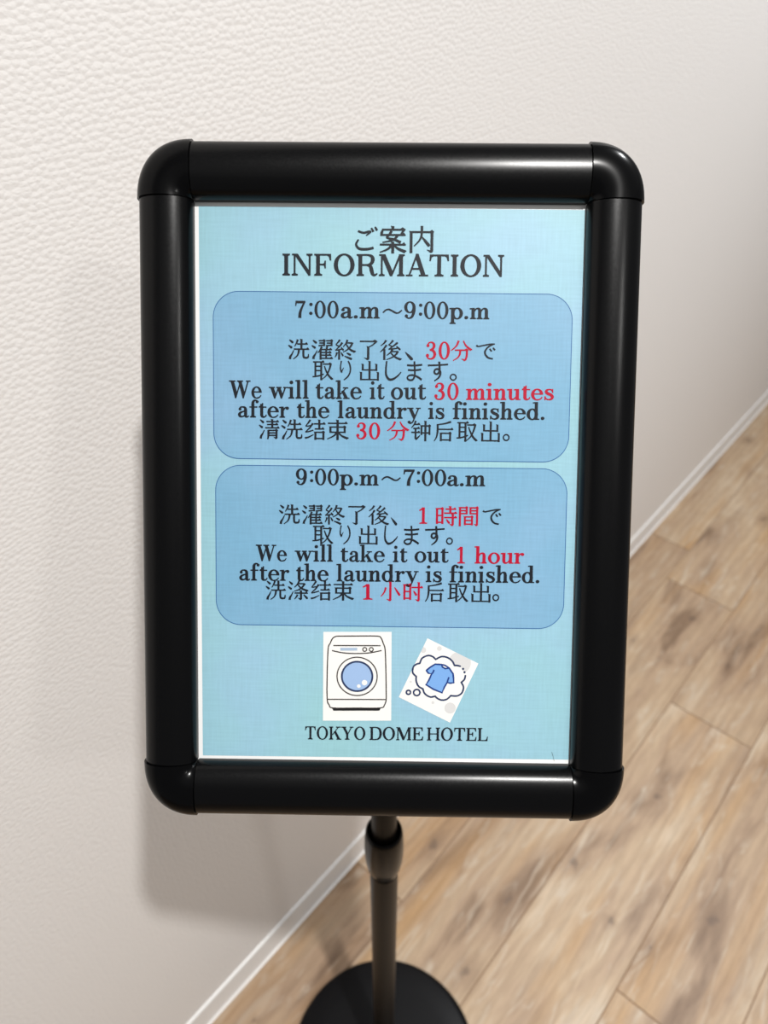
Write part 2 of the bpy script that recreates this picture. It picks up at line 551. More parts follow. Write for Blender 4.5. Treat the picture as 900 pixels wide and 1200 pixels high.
def latin(ch):
    g = Pen()
    R, st, sf, dg, ring, dot, poly = g.R, g.st, g.sf, g.dg, g.ring, g.dot, g.poly
    X = 455

    def stem(x, h, foot=True, fl=85, w=105):
        R(x, 0, x + w, h)
        poly((x - fl + 20, h - 12), (x + 10, h), (x + 10, h - 50), (x - fl + 20, h - 50))
        if foot:
            sf(x, x + w, 0, 1, 50, 50)

    def arch(x):
        st([(x, 320), (x + 45, 405), (x + 115, 437), (x + 175, 405), (x + 192, 320), (x + 192, 200)], [40, 45, 58, 92, 105, 105])
        R(x + 140, 0, x + 245, 240)
        sf(x + 140, x + 245, 0, 1, 48, 50)
    if ch == 'I':
        R(95, 0, 205, 700); sf(95, 205, 0, 1); sf(95, 205, 700, -1)
    elif ch == 'N':
        R(95, 0, 142, 690); sf(95, 142, 0, 1, 62, 70)
        poly((40, 700), (215, 700), (620, 90), (620, 0), (565, 0), (142, 640), (100, 660), (40, 660))
        R(575, 0, 622, 690); sf(575, 622, 700, -1, 70, 62)
    elif ch == 'F':
        R(95, 0, 205, 700); sf(95, 205, 0, 1, 58, 75); sf(95, 205, 700, -1, 58, 0)
        R(200, 658, 540, 700); poly((560, 700), (565, 500), (532, 500), (500, 620), (440, 660), (440, 700))
        R(200, 340, 380, 380); poly((395, 240), (395, 480), (365, 480), (350, 400), (310, 380), (310, 340), (350, 320), (365, 240))
    elif ch == 'O':
        ring(365, 350, 325, 365, 205, 322, n=48)
    elif ch == 'R':
        R(95, 0, 205, 700); sf(95, 205, 0, 1); sf(95, 205, 700, -1, 58, 0)
        st([(200, 679), (400, 677), (515, 625), (545, 520), (500, 410), (385, 356), (200, 354)], [42, 46, 88, 116, 88, 46, 42])
        st([(360, 354), (470, 310), (512, 170), (545, 60), (610, 20), (690, 75)], [42, 95, 112, 88, 52, 30])
    elif ch == 'M':
        R(95, 0, 142, 690); sf(95, 142, 0, 1, 60, 65)
        poly((40, 700), (225, 700), (470, 130), (410, 0), (385, 0), (140, 590), (100, 660), (40, 660))
        poly((405, 0), (450, 0), (720, 650), (690, 700), (675, 700))
        R(675, 0, 785, 700); sf(675, 785, 0, 1); sf(675, 785, 700, -1, 10, 58)
    elif ch == 'A':
        dg(85, 0, 335, 720, 48); poly((325, 720), (400, 720), (640, 0), (512, 0), (310, 610))
        R(175, 215, 520, 256)
        R(15, 0, 215, 40); R(430, 0, 715, 40)
    elif ch == 'T':
        R(50, 658, 630, 700); poly((45, 700), (35, 500), (68, 500), (100, 620), (170, 660), (170, 700)); poly((635, 700), (645, 500), (612, 500), (580, 620), (510, 660), (510, 700))
        R(285, 0, 395, 700); sf(285, 395, 0, 1, 80, 80)
    elif ch == 'K':
        R(95, 0, 205, 700); sf(95, 205, 0, 1); sf(95, 205, 700, -1)
        dg(195, 250, 560, 690, 52); poly((310, 430), (425, 470), (690, 0), (550, 0))
        R(440, 660, 700, 700); R(470, 0, 740, 40)
    elif ch == 'Y':
        poly((75, 700), (205, 700), (410, 330), (400, 280), (300, 280)); poly((375, 320), (405, 290), (630, 700), (575, 700))
        R(297, 0, 407, 340); sf(297, 407, 0, 1, 75, 75); R(15, 660, 285, 700); R(500, 660, 705, 700)
    elif ch == 'D':
        R(95, 0, 205, 700); sf(95, 150, 0, 1, 58, 0); sf(95, 150, 700, -1, 58, 0)
        st([(150, 679), (400, 675), (565, 585), (625, 350), (565, 115), (400, 25), (150, 21)], [42, 50, 98, 122, 98, 50, 42])
    elif ch == 'E':
        R(95, 0, 205, 700); R(37, 658, 560, 700); R(37, 0, 570, 42)
        poly((565, 700), (572, 510), (540, 510), (505, 625), (445, 660), (445, 700)); poly((580, 0), (600, 205), (566, 205), (525, 80), (455, 42), (455, 0))
        R(200, 340, 390, 380); poly((405, 245), (405, 475), (375, 475), (358, 400), (320, 380), (320, 340), (358, 320), (375, 245))
    elif ch == 'H':
        for x in (95, 575):
            R(x, 0, x + 110, 700); sf(x, x + 110, 0, 1); sf(x, x + 110, 700, -1)
        R(200, 335, 580, 377)
    elif ch == 'L':
        R(95, 0, 205, 700); sf(95, 205, 700, -1, 58, 70); R(37, 0, 560, 42)
        poly((570, 0), (595, 225), (560, 225), (520, 85), (445, 42), (445, 0))
    elif ch == 'W':
        poly((75, 700), (205, 700), (350, 210), (290, 0), (268, 0)); poly((268, 0), (312, 0), (500, 600), (465, 640)); poly((400, 700), (530, 700), (670, 210), (610, 0), (590, 0)); poly((590, 0), (635, 0), (850, 700), (800, 700))
        R(15, 660, 280, 700); R(350, 660, 600, 700); R(730, 660, 920, 700)
    elif ch == 'a':
        st([(95, 340), (130, 415), (215, 437), (300, 405), (325, 320), (325, 200)], [48, 48, 46, 80, 105, 105])
        dot(112, 345, 52)
        st([(335, 268), (215, 238), (120, 185), (88, 112), (120, 45), (195, 28), (275, 70), (320, 130)], [36, 50, 80, 102, 82, 48, 40, 38])
        R(273, 90, 378, 240); st([(325, 110), (335, 40), (385, 18), (450, 60)], [105, 90, 50, 25])
    elif ch == 'd':
        ring(235, 225, 205, 240, 95, 196); R(325, 0, 430, 735); poly((255, 722), (330, 735), (330, 690), (255, 690)); R(420, 0, 490, 38)
    elif ch == 'e':
        ring(245, 228, 215, 242, 108, 200, 0, 250); st([(170, 15), (270, 8), (370, 45), (430, 120)], [30, 45, 40, 30])
        R(100, 232, 455, 270)
    elif ch == 'f':
        R(100, 0, 205, 560); sf(100, 205, 0, 1, 52, 62); st([(152, 540), (165, 650), (230, 716), (310, 705)], [105, 100, 58, 40]); dot(318, 655, 54); R(25, 415, 320, 455)
    elif ch == 'h':
        stem(75, 735); arch(175)
    elif ch == 'i':
        stem(75, X); dot(125, 640, 64)
    elif ch == 'k':
        stem(75, 735); dg(165, 180, 385, 440, 44); poly((225, 300), (310, 345), (490, 0), (365, 0)); R(285, 417, 480, 455); R(300, 0, 530, 38)
    elif ch == 'l':
        stem(75, 735)
    elif ch == 'm':
        stem(75, X); arch(175); arch(415)
    elif ch == 'n':
        stem(75, X); arch(175)
    elif ch == 'o':
        ring(245, 228, 222, 242, 116, 198)
    elif ch == 'p':
        R(75, -205, 180, X); poly((10, 443), (85, X), (85, 405), (10, 405)); sf(75, 180, -205, 1, 50, 55); ring(285, 227, 208, 242, 98, 198)
    elif ch == 'r':
        stem(75, X); st([(170, 300), (225, 400), (300, 430)], [40, 44, 50]); dot(322, 395, 60)
    elif ch == 's':
        st([(335, 350), (290, 420), (205, 440), (115, 405), (105, 330), (170, 265), (270, 215), (330, 135), (295, 45), (200, 14), (110, 45), (65, 130)], [34, 40, 44, 72, 95, 108, 108, 98, 76, 44, 38, 34], n=6)
        poly((320, 300), (352, 300), (348, 455), (325, 455)); poly((45, 0), (70, 0), (80, 150), (48, 150))
    elif ch == 't':
        R(95, 90, 200, 560); poly((95, 440), (200, 440), (200, 600), (165, 600), (140, 520), (40, 455), (40, 425)); R(40, 415, 325, 455); st([(148, 140), (160, 55), (220, 20), (290, 40), (325, 110)], [105, 98, 60, 40, 34])
    elif ch == 'u':
        R(75, 120, 180, X); poly((10, 443), (85, X), (85, 405), (10, 405)); R(325, 0, 430, X); poly((262, 443), (335, X), (335, 405), (262, 405)); R(420, 0, 490, 38)
        st([(128, 160), (140, 60), (205, 22), (275, 55), (332, 130)], [105, 92, 56, 42, 40])
    elif ch == 'w':
        poly((60, X), (172, X), (275, 150), (225, 0), (205, 0)); poly((205, 0), (245, 0), (370, 390), (340, 420)); poly((310, X), (420, X), (525, 150), (470, 0), (450, 0)); poly((450, 0), (492, 0), (645, X), (600, X))
        R(10, 417, 225, 455); R(545, 417, 715, 455); R(290, 417, 470, 455)
    elif ch == 'y':
        poly((60, X), (178, X), (310, 130), (265, 0), (245, 0)); st([(440, 440), (285, 20), (225, -130), (150, -195), (90, -180)], [44, 44, 42, 44, 40]); dot(92, -145, 54); R(10, 417, 240, 455); R(345, 417, 515, 455)
    elif ch == '0':
        ring(270, 345, 232, 356, 122, 316, n=44)
    elif ch == '1':
        R(215, 0, 325, 695); poly((215, 690), (325, 695), (290, 640), (100, 545), (85, 590), (160, 640)); sf(215, 325, 0, 1, 110, 110)
    elif ch == '3':
        st([(105, 565), (155, 650), (250, 676), (345, 635), (378, 535), (330, 425), (200, 375)], [45, 44, 44, 80, 108, 85, 44]); st([(200, 375), (345, 335), (410, 200), (355, 65), (235, 14), (120, 50), (80, 140)], [44, 88, 114, 90, 46, 46, 44]); dot(118, 548, 58); dot(100, 152, 62)
    elif ch == '7':
        poly((70, 690), (470, 690), (470, 620), (440, 600), (110, 600), (90, 490), (55, 490)); st([(440, 640), (340, 440), (260, 220), (245, 0)], [60, 72, 105, 125])
    elif ch == '9':
        ring(265, 465, 222, 236, 108, 194); st([(432, 480), (425, 290), (360, 90), (235, 16), (120, 60)], [112, 112, 88, 46, 42]); dot(128, 112, 58)
    elif ch == ':':
        dot(100, 560, 62); dot(100, 190, 62)
    elif ch == '.':
        dot(100, 58, 64)
    elif ch == '～':
        st([(30, 240), (120, 345), (220, 375), (330, 315), (440, 240), (540, 240), (640, 345)], [34, 50, 58, 58, 58, 50, 34])
    return g.p


ADV = dict(I=300, N=715, F=620, O=730, R=715, M=880, A=725, T=680, K=745, Y=720, D=705, E=640, H=780, L=630, W=935, a=455, d=520, e=470, f=345, h=500, i=265, k=540, l=265, m=735, n=495,
           o=490, p=520, r=395, s=400, t=345, u=505, w=715, y=520)
ADV.update({'0': 540, '1': 540, '3': 540, '7': 520, '9': 540, ':': 200, '.': 215, '～': 670})


def cjk(ch):
    """0..100 grid, y down"""
    g = Pen()
    st, poly = g.st, g.poly
    HW, VW = 5.4, 8.6

    def H(x0, x1, y, y1=None, uro=True):
        y1 = y if y1 is None else y1
        st([(x0, y), (x1, y1)], HW)
        if uro:
            poly((x1 - 10, y1 - HW / 2), (x1 - 3, y1 - 8), (x1 + 3.5, y1 + 0.5), (x1 + 2, y1 + HW / 2))

    def V(x, y0, y1, w=VW, hook=0):
        st([(x, y0), (x, y1)], w)
        poly((x - w / 2 - 2.2, y0 - 1.5), (x + w / 2, y0 + 2), (x + w / 2, y0 + 7), (x - w / 2, y0 + 5))
        if hook:
            poly((x + w / 2, y1 - 1), (x + w / 2 - 2, y1 + 4), (x - 4, y1 + 6), (x - w / 2 - hook, y1 - 4), (x - w / 2, y1 - 2))

    def HV(x0, x1, y, yb, hook=0, w=VW):
        st([(x0, y), (x1 + w / 2, y)], HW)
        V(x1, y, yb, w, hook)
        poly((x1 - 8, y - HW / 2), (x1, y - 7.5), (x1 + w / 2 + 2.5, y - 1), (x1 + w / 2, y + 5), (x1 - 4, y + 3))

    def P(*pts):                      # falling left
        n = len(pts)
        st(list(pts), [8.8 - 6.2 * (k / (n - 1)) ** 1.2 for k in range(n)])

    def Nn(*pts):                     # falling right
        n = len(pts)
        st(list(pts), [4.2 + 6.0 * (k / (n - 1)) for k in range(n)])
        (a, b), (c, d) = pts[-2], pts[-1]
        l = math.hypot(c - a, d - b)
        ux, uy = (c - a) / l, (d - b) / l
        poly((c - uy * 5.1, d + ux * 5.1), (c + uy * 5.1, d - ux * 5.1), (c + ux * 5 + uy * 3, d + uy * 5 - ux * 3 - 1))

    def D(a, b, w=9.5):               # dot
        st([a, ((a[0] + b[0]) / 2, (a[1] + b[1]) / 2), b], [3.0, w * 0.8, w])
        g.dot(b[0], b[1], w / 2)

    def Cv(pts, w, n=8):
        st(list(pts), w, n=n)

    def water():
        D((8, 6), (21, 17)); D((3, 31), (16, 41)); Cv([(10, 95), (12, 84), (19, 72), (27, 55)], [10, 9, 6, 2.5])

    def sun(x0, x1, y0, y1):
        V(x0, y0, y1 + 6); HV(x0, x1, y0 + 1.5, y1 + 6); H(x0, x1, (y0 + y1) / 2, uro=False); H(x0, x1, y1 - 1, uro=False)

    def mouth(x0, x1, y0, y1):
        V(x0, y0, y1 + 5); HV(x0, x1, y0 + 1.5, y1 + 5); H(x0, x1, y1 - 1, uro=False)

    def silk():
        P((28, 4), (19, 18), (7, 33)); Cv([(7, 33), (18, 33), (32, 29)], 4.5); P((40, 20), (25, 42), (6, 60)); Cv([(6, 61), (20, 59), (42, 52)], 5); Cv([(4, 89), (20, 85), (43, 73)], [8, 6, 3])
    if ch == '洗':
        water(); P((45, 5), (40, 20), (31, 36)); H(43, 88, 25); V(62, 3, 48); H(28, 94, 49); P((51, 50), (48, 68), (41, 82), (25, 95)); Cv([(71, 50), (71, 78), (74, 87), (83, 89), (92, 86), (94, 72)], [8, 8, 8, 8, 7, 3])
    elif ch == '濯':
        water()
        for x in (34, 67):
            HV(x, x + 24, 8, 33, w=7); H(x + 3, x + 24, 19, uro=False); H(x - 1, x + 24, 32, 29, uro=False)
        P((47, 37), (41, 51), (30, 66)); V(42, 52, 98, 8); Cv([(71, 36), (69, 46)], 7); H(42, 90, 50); H(42, 87, 64); H(42, 87, 77); H(42, 94, 92); V(67, 48, 92, 7)
    elif ch == '終':
        P((26, 4), (18, 15), (8, 26)); Cv([(8, 27), (24, 36)], 5); P((37, 17), (25, 34), (8, 51)); Cv([(5, 53), (22, 51), (40, 46)], 5); D((33, 40), (41, 51), 7); V(23, 52, 98, 8); P((13, 64), (10, 76), (4, 87)); D((32, 64), (40, 78), 7.5)
        P((61, 4), (54, 21), (42, 37)); Cv([(57, 18), (84, 18)], 5.4); P((85, 17), (75, 36), (60, 51), (42, 62)); Nn((55, 23), (66, 41), (79, 53), (95, 60)); D((58, 66), (73, 74)); D((48, 81), (78, 94))
    elif ch == '了':
        Cv([(12, 11), (84, 11)], 5.4); poly((70, 8.5), (80, 3), (92, 11), (84, 16)); Cv([(86, 12), (71, 26), (56, 35)], [7, 5, 4]); V(50, 34, 90, 9.5, hook=14)
    elif ch == '後':
        P((29, 3), (20, 17), (6, 29)); P((31, 26), (20, 43), (4, 60)); V(22, 46, 98, 8.5); P((60, 3), (51, 15), (41, 24)); Cv([(41, 24), (57, 33)], 5); P((80, 13), (62, 30), (42, 45)); Cv([(41, 46), (65, 43), (86, 39)], 5.2); D((76, 31), (90, 46), 8)
        P((58, 46), (49, 62), (33, 76)); Cv([(54, 57), (81, 57)], 5.4); P((83, 56), (72, 73), (54, 87), (32, 97)); Nn((50, 62), (62, 77), (77, 88), (94, 95))
    elif ch == '、':
        D((10, 10), (80, 90), 34)
    elif ch == '分':
        P((38, 5), (30, 25), (18, 39), (4, 50)); Nn((60, 5), (69, 23), (81, 36), (95, 46)); Cv([(22, 48), (78, 48)], 5.4); poly((66, 45.5), (74, 40), (84, 48), (78, 54)); Cv([(77, 48), (76, 74), (71, 92)], [8.6, 8.6, 8.6]); poly((75, 93), (66, 98), (52, 88), (66, 90)); P((47, 48), (43, 70), (33, 84), (14, 96))
    elif ch == 'で':
        Cv([(4, 18), (14, 23), (40, 17), (72, 10), (92, 9)], [9, 7, 7, 7, 5]); Cv([(88, 10), (63, 24), (47, 47), (48, 68), (62, 86), (84, 92)], [5, 7, 8, 8.5, 8.5, 7]); Cv([(68, 36), (77, 50)], [6, 8]); Cv([(84, 30), (93, 43)], [6, 8])
    elif ch == '取':
        H(3, 54, 10); V(14, 10, 80, 8); V(42, 10, 98, 8.5); H(14, 42, 31, uro=False); H(14, 42, 52, uro=False); Cv([(1, 82), (24, 79), (54, 69)], [5, 6, 5]); Cv([(50, 20), (86, 20)], 5.4); poly((76, 17.5), (83, 12), (93, 19), (88, 25)); P((88, 19), (80, 48), (66, 76), (44, 96)); Nn((57, 30), (66, 54), (79, 77), (94, 93))
    elif ch == 'り':
        Cv([(22, 4), (16, 26), (16, 46), (24, 60)], [9, 8, 10, 9]); Cv([(24, 60), (30, 48), (38, 38)], [9, 5, 3]); Cv([(70, 4), (84, 26), (86, 54), (70, 80), (40, 98)], [7, 10, 10, 8, 4])
    elif ch == '出':
        V(50, 3, 93, 9); V(17, 17, 48, 8.6); H(17, 83, 46, uro=False); V(83, 17, 50, 8.6); V(9, 57, 96, 8.6); H(9, 91, 93, uro=False); V(91, 57, 98, 8.6)
    elif ch == 'し':
        Cv([(14, 4), (10, 40), (12, 72), (30, 92), (56, 88), (80, 72), (96, 56)], [8, 9, 11, 11, 9, 7, 4])
    elif ch == 'ま':
        Cv([(6, 22), (50, 23), (94, 19)], 8); Cv([(12, 45), (50, 46), (88, 42)], 8); Cv([(48, 3), (51, 40), (51, 70), (42, 90), (22, 94), (8, 84), (18, 72), (42, 70), (68, 78), (92, 92)], [9, 9, 9, 9, 8, 8, 7, 8, 9, 10])
    elif ch == 'す':
        Cv([(2, 22), (50, 20), (98, 16)], [8, 7, 7]); Cv([(56, 3), (58, 30), (57, 52), (46, 64), (34, 58), (36, 44), (48, 39), (60, 48), (62, 64), (54, 82), (34, 98)], [9, 9, 9, 8, 8, 8, 8, 9, 9, 8, 4])
    elif ch == '。':
        g.ring(50, 50, 48, 48, 30, 30, n=24)
    elif ch == '清':
        water(); H(37, 92, 14); H(40, 88, 28); V(64, 3, 44); H(31, 95, 44); Cv([(46, 55), (46, 80), (43, 98)], [8.6, 8.6, 5]); HV(46, 84, 56, 91, hook=9); H(46, 84, 68, uro=False); H(46, 84, 80, uro=False)
    elif ch == '结':
        silk(); H(45, 95, 22); V(70, 3, 46); H(49, 90, 46); mouth(52, 89, 60, 92)
    elif ch == '束':
        H(8, 90, 19); V(50, 3, 98, 9); V(19, 35, 64, 8); HV(19, 81, 36.5, 64, w=8); H(19, 81, 61, uro=False); P((47, 61), (34, 78), (5, 94)); Nn((53, 61), (68, 78), (93, 90))
    elif ch == '钟':
        P((25, 3), (17, 20), (4, 36)); H(20, 43, 19); H(13, 42, 38); H(4, 43, 57); V(24, 38, 88, 8); Cv([(24, 90), (33, 84), (46, 71)], [9, 7, 3]); V(53, 24, 68, 8); HV(53, 92, 26, 68, w=8); H(53, 92, 59, uro=False); V(72, 3, 98, 9)
    elif ch == '后':
        Cv([(86, 5), (54, 14), (20, 19)], [9, 6, 4.5]); Cv([(20, 17), (20, 52), (15, 78), (4, 97)], [8.6, 8.6, 6, 3]); H(20, 95, 41); mouth(37, 83, 58, 92)
    elif ch == '涤':
        water(); P((55, 3), (47, 19), (33, 34)); Cv([(52, 16), (80, 16)], 5.4); P((82, 15), (69, 34), (52, 46), (32, 53)); Nn((48, 20), (65, 38), (94, 51)); H(34, 93, 62); V(64, 49, 90, 9, hook=10); P((47, 70), (43, 80), (33, 92)); D((77, 70), (92, 86))
    elif ch == '小':
        V(50, 3, 90, 9.5, hook=14); P((28, 30), (21, 52), (5, 74)); D((70, 29), (93, 64), 10)
    elif ch == '时':
        sun(9, 37, 14, 82); H(44, 95, 28); V(78, 3, 90, 9, hook=12); D((53, 45), (65, 63))
    elif ch == '時':
        sun(7, 32, 13, 80); H(46, 92, 16); V(68, 3, 35); H(40, 96, 35); H(40, 96, 56); V(80, 40, 90, 9, hook=11); D((51, 65), (62, 80))
    elif ch == '間':
        V(9, 7, 98); HV(9, 41, 9, 40, w=8); H(9, 41, 23, uro=False); H(9, 41, 37, uro=False); V(59, 7, 40, 8); HV(59, 91, 9, 91, hook=10); H(59, 91, 23, uro=False); H(59, 91, 37, uro=False); V(33, 51, 93, 8); HV(33, 67, 53, 93, w=8); H(33, 67, 70, uro=False); H(33, 67, 88, uro=False)
    elif ch == 'ご':
        Cv([(12, 18), (36, 25), (58, 20), (66, 22), (48, 36)], [7, 8, 8, 7, 4]); Cv([(14, 54), (4, 74), (18, 92), (52, 94), (80, 88)], [6, 8.5, 9.5, 9.5, 9]); Cv([(70, 5), (79, 20)], [6, 9]); Cv([(86, 0), (95, 14)], [6, 9])
    elif ch == '案':
        V(50, 2, 12, 9); D((15, 12), (10, 27), 9); Cv([(12, 14), (88, 14)], 5.4); P((90, 13), (84, 22), (78, 29)); poly((76, 11.5), (84, 6), (95, 13), (88, 19)); Cv([(45, 19), (37, 33), (29, 43), (54, 49), (78, 60)], [8, 7, 5, 7, 9]); P((68, 32), (57, 47), (38, 55), (14, 60)); H(6, 92, 33); H(5, 93, 68); V(50, 58, 99, 9); P((47, 68), (33, 84), (5, 96)); Nn((53, 68), (68, 82), (93, 93))
    elif ch == '内':
        V(12, 22, 98, 9); HV(12, 88, 24, 91, hook=13, w=9); P((51, 3), (50, 34), (42, 54), (23, 74)); D((52, 42), (76, 70), 10)
    return g.p


_cache = {}


def union2d(polys):
    """one clean flat mesh out of overlapping outlines"""
    vs, fs = [], []
    for p in polys:
        a = sum(p[k][0] * p[(k + 1) % len(p)][1] - p[(k + 1) % len(p)][0] * p[k][1] for k in range(len(p))) / 2
        if abs(a) < 1e-7:
            continue
        if a < 0:
            p = p[::-1]
        n = len(vs)
        vs.extend(Vector(q) for q in p)
        fs.append(list(range(n, n + len(p))))
    v, e, f, ov, oe, of = delaunay_2d_cdt(vs, [], fs, 1, 1e-5)
    box = [(min(q[0] for q in p), max(q[0] for q in p), min(q[1] for q in p), max(q[1] for q in p), p) for p in polys]

    def inside(x, y):
        for x0, x1, y0, y1, p in box:
            if x0 <= x <= x1 and y0 <= y <= y1:
                c, n = False, len(p)
                for k in range(n):
                    (ax, ay), (bx, by) = p[k], p[(k + 1) % n]
                    if (ay > y) != (by > y) and x < (bx - ax) * (y - ay) / (by - ay) + ax:
                        c = not c
                if c:
                    return True
        return False
    return [tuple(q) for q in v], [tuple(t) for t in f if inside(sum(v[i][0] for i in t) / len(t), sum(v[i][1] for i in t) / len(t))]


def glyph(ch, kind):
    k = (ch, kind)
    if k not in _cache:
        if kind == 'L':
            p = [[(x / 700, y / 700) for x, y in q] for q in latin(ch)]
        else:
            p = [[(x / 100, 1 - y / 100) for x, y in q] for q in cjk(ch)]
        e = 0.020 if kind == 'L' else 0.014          # printing spread
        fat = []
        for q in p:
            for a, b in zip(q, q[1:] + q[:1]):
                l = math.hypot(b[0] - a[0], b[1] - a[1])
                if l > 1e-4:
                    ux, uy = (b[0] - a[0]) / l * e / 2, (b[1] - a[1]) / l * e / 2
                    fat.append([(a[0] + uy - ux * 0.6, a[1] - ux - uy * 0.6), (b[0] + uy + ux * 0.6, b[1] - ux + uy * 0.6), (b[0] - uy + ux * 0.6, b[1] + ux + uy * 0.6), (a[0] - uy - ux * 0.6, a[1] + ux - uy * 0.6)])
        v, f = union2d(p + fat)
        _cache[k] = (v, f, min(q[0] for q in v), max(q[0] for q in v), min(q[1] for q in v), max(q[1] for q in v))
    return _cache[k]


ink = new_mat('black printing ink', srgb(20, 25, 32), 0.5, 0.2)
red = new_mat('red printing ink', srgb(164, 4, 42), 0.5, 0.2)

# measured text layout on the sheet, millimetres from its centre
LAT=[('heading', 0, 'INFORMATION', -53.87, 107.92, 57.77, 108.21, 10.58),
('p1time', 0, '7', -47.41, 86.82, -42.22, 86.83, 8.4),
('p1time', 0, ':', -40.32, 86.83, -38.51, 86.84, 8.4),
('p1time', 0, '00', -37.64, 86.84, -25.33, 86.87, 8.39),
('p1time', 0, 'a.m', -24.34, 86.87, -4.49, 86.92, 8.39),
('p1time', 0, '～', -3.2, 86.92, 6.94, 86.94, 8.39),
('p1time', 0, '9', 7.8, 86.94, 13.62, 86.96, 8.39),
('p1time', 0, ':', 15.26, 86.96, 17.02, 86.97, 8.38),
('p1time', 0, '00', 17.8, 86.97, 30.2, 87.0, 8.38),
('p1time', 0, 'p.m', 30.63, 87.0, 50.94, 87.04, 8.38),
('p1jp', 1, '30', 19.1, 66.69, 31.29, 66.81, 8.66),
('p1en', 0, 'We', -81.15, 46.09, -64.36, 46.16, 8.88),
('p1en', 0, 'will', -60.82, 46.17, -40.39, 46.25, 8.88),
('p1en', 0, 'take', -36.86, 46.26, -13.23, 46.36, 8.87),
('p1en', 0, 'it', -9.27, 46.37, -1.54, 46.4, 8.87),
('p1en', 0, 'out', 1.59, 46.41, 19.66, 46.48, 8.86),
('p1en', 1, '30', 23.75, 46.35, 36.11, 46.45, 8.43),
('p1en', 1, 'minutes', 39.8, 46.48, 84.63, 46.81, 8.42),
('p1en', 0, 'after', -76.64, 36.4, -50.39, 36.46, 8.48),
('p1en', 0, 'the', -46.42, 36.47, -29.67, 36.51, 8.47),
('p1en', 0, 'laundry', -25.61, 36.52, 16.94, 36.62, 8.47),
('p1en', 0, 'is', 20.68, 36.63, 29.12, 36.65, 8.46),
('p1en', 0, 'finished.', 33.21, 36.65, 80.14, 36.76, 8.45),
('p1cn', 1, '30', -15.93, 25.98, -3.67, 26.03, 8.24),
('p2time', 0, '9', -46.86, 2.1, -41.15, 2.12, 8.24),
('p2time', 0, ':', -39.57, 2.13, -37.81, 2.14, 8.24),
('p2time', 0, '00', -36.98, 2.14, -24.64, 2.19, 8.23),
('p2time', 0, 'p.m', -24.33, 2.19, -4.16, 2.28, 8.23),
('p2time', 0, '～', -2.89, 2.29, 7.28, 2.33, 8.23),
('p2time', 0, '7', 8.55, 2.34, 14.25, 2.36, 8.23),
('p2time', 0, ':', 15.43, 2.37, 17.18, 2.37, 8.22),
('p2time', 0, '00', 17.97, 2.38, 30.58, 2.43, 8.22),
('p2time', 0, 'a.m', 31.01, 2.43, 50.61, 2.52, 8.22),
('p2jp', 1, '1', 16.85, -17.23, 21.07, -17.17, 8.29),
('p2en', 0, 'We', -67.58, -37.7, -51.37, -37.62, 8.46),
('p2en', 0, 'will', -47.38, -37.6, -27.52, -37.51, 8.45),
('p2en', 0, 'take', -23.49, -37.5, -0.51, -37.39, 8.44),
('p2en', 0, 'it', 3.55, -37.37, 11.23, -37.34, 8.44),
('p2en', 0, 'out', 14.8, -37.32, 32.58, -37.24, 8.44),
('p2en', 1, '1', 36.78, -37.63, 40.96, -37.6, 8.52),
('p2en', 1, 'hour', 45.81, -37.56, 71.57, -37.37, 8.52),
('p2en', 0, 'after', -76.26, -47.95, -50.02, -47.85, 8.62),
('p2en', 0, 'the', -46.52, -47.84, -29.63, -47.77, 8.62),
('p2en', 0, 'laundry', -25.64, -47.76, 17.12, -47.6, 8.61),
('p2en', 0, 'is', 20.65, -47.59, 29.23, -47.56, 8.6),
('p2en', 0, 'finished.', 32.98, -47.55, 79.71, -47.37, 8.6),
('p2cn', 1, '1', -11.91, -57.24, -6.77, -57.17, 7.97),
('hotel_name', 0, 'TOKYO', -41.62, -132.29, -9.76, -132.12, 6.91),
('hotel_name', 0, 'DOME', -7.55, -132.11, 20.76, -131.97, 6.91),
('hotel_name', 0, 'HOTEL', 22.74, -131.96, 54.86, -131.79, 6.9)]
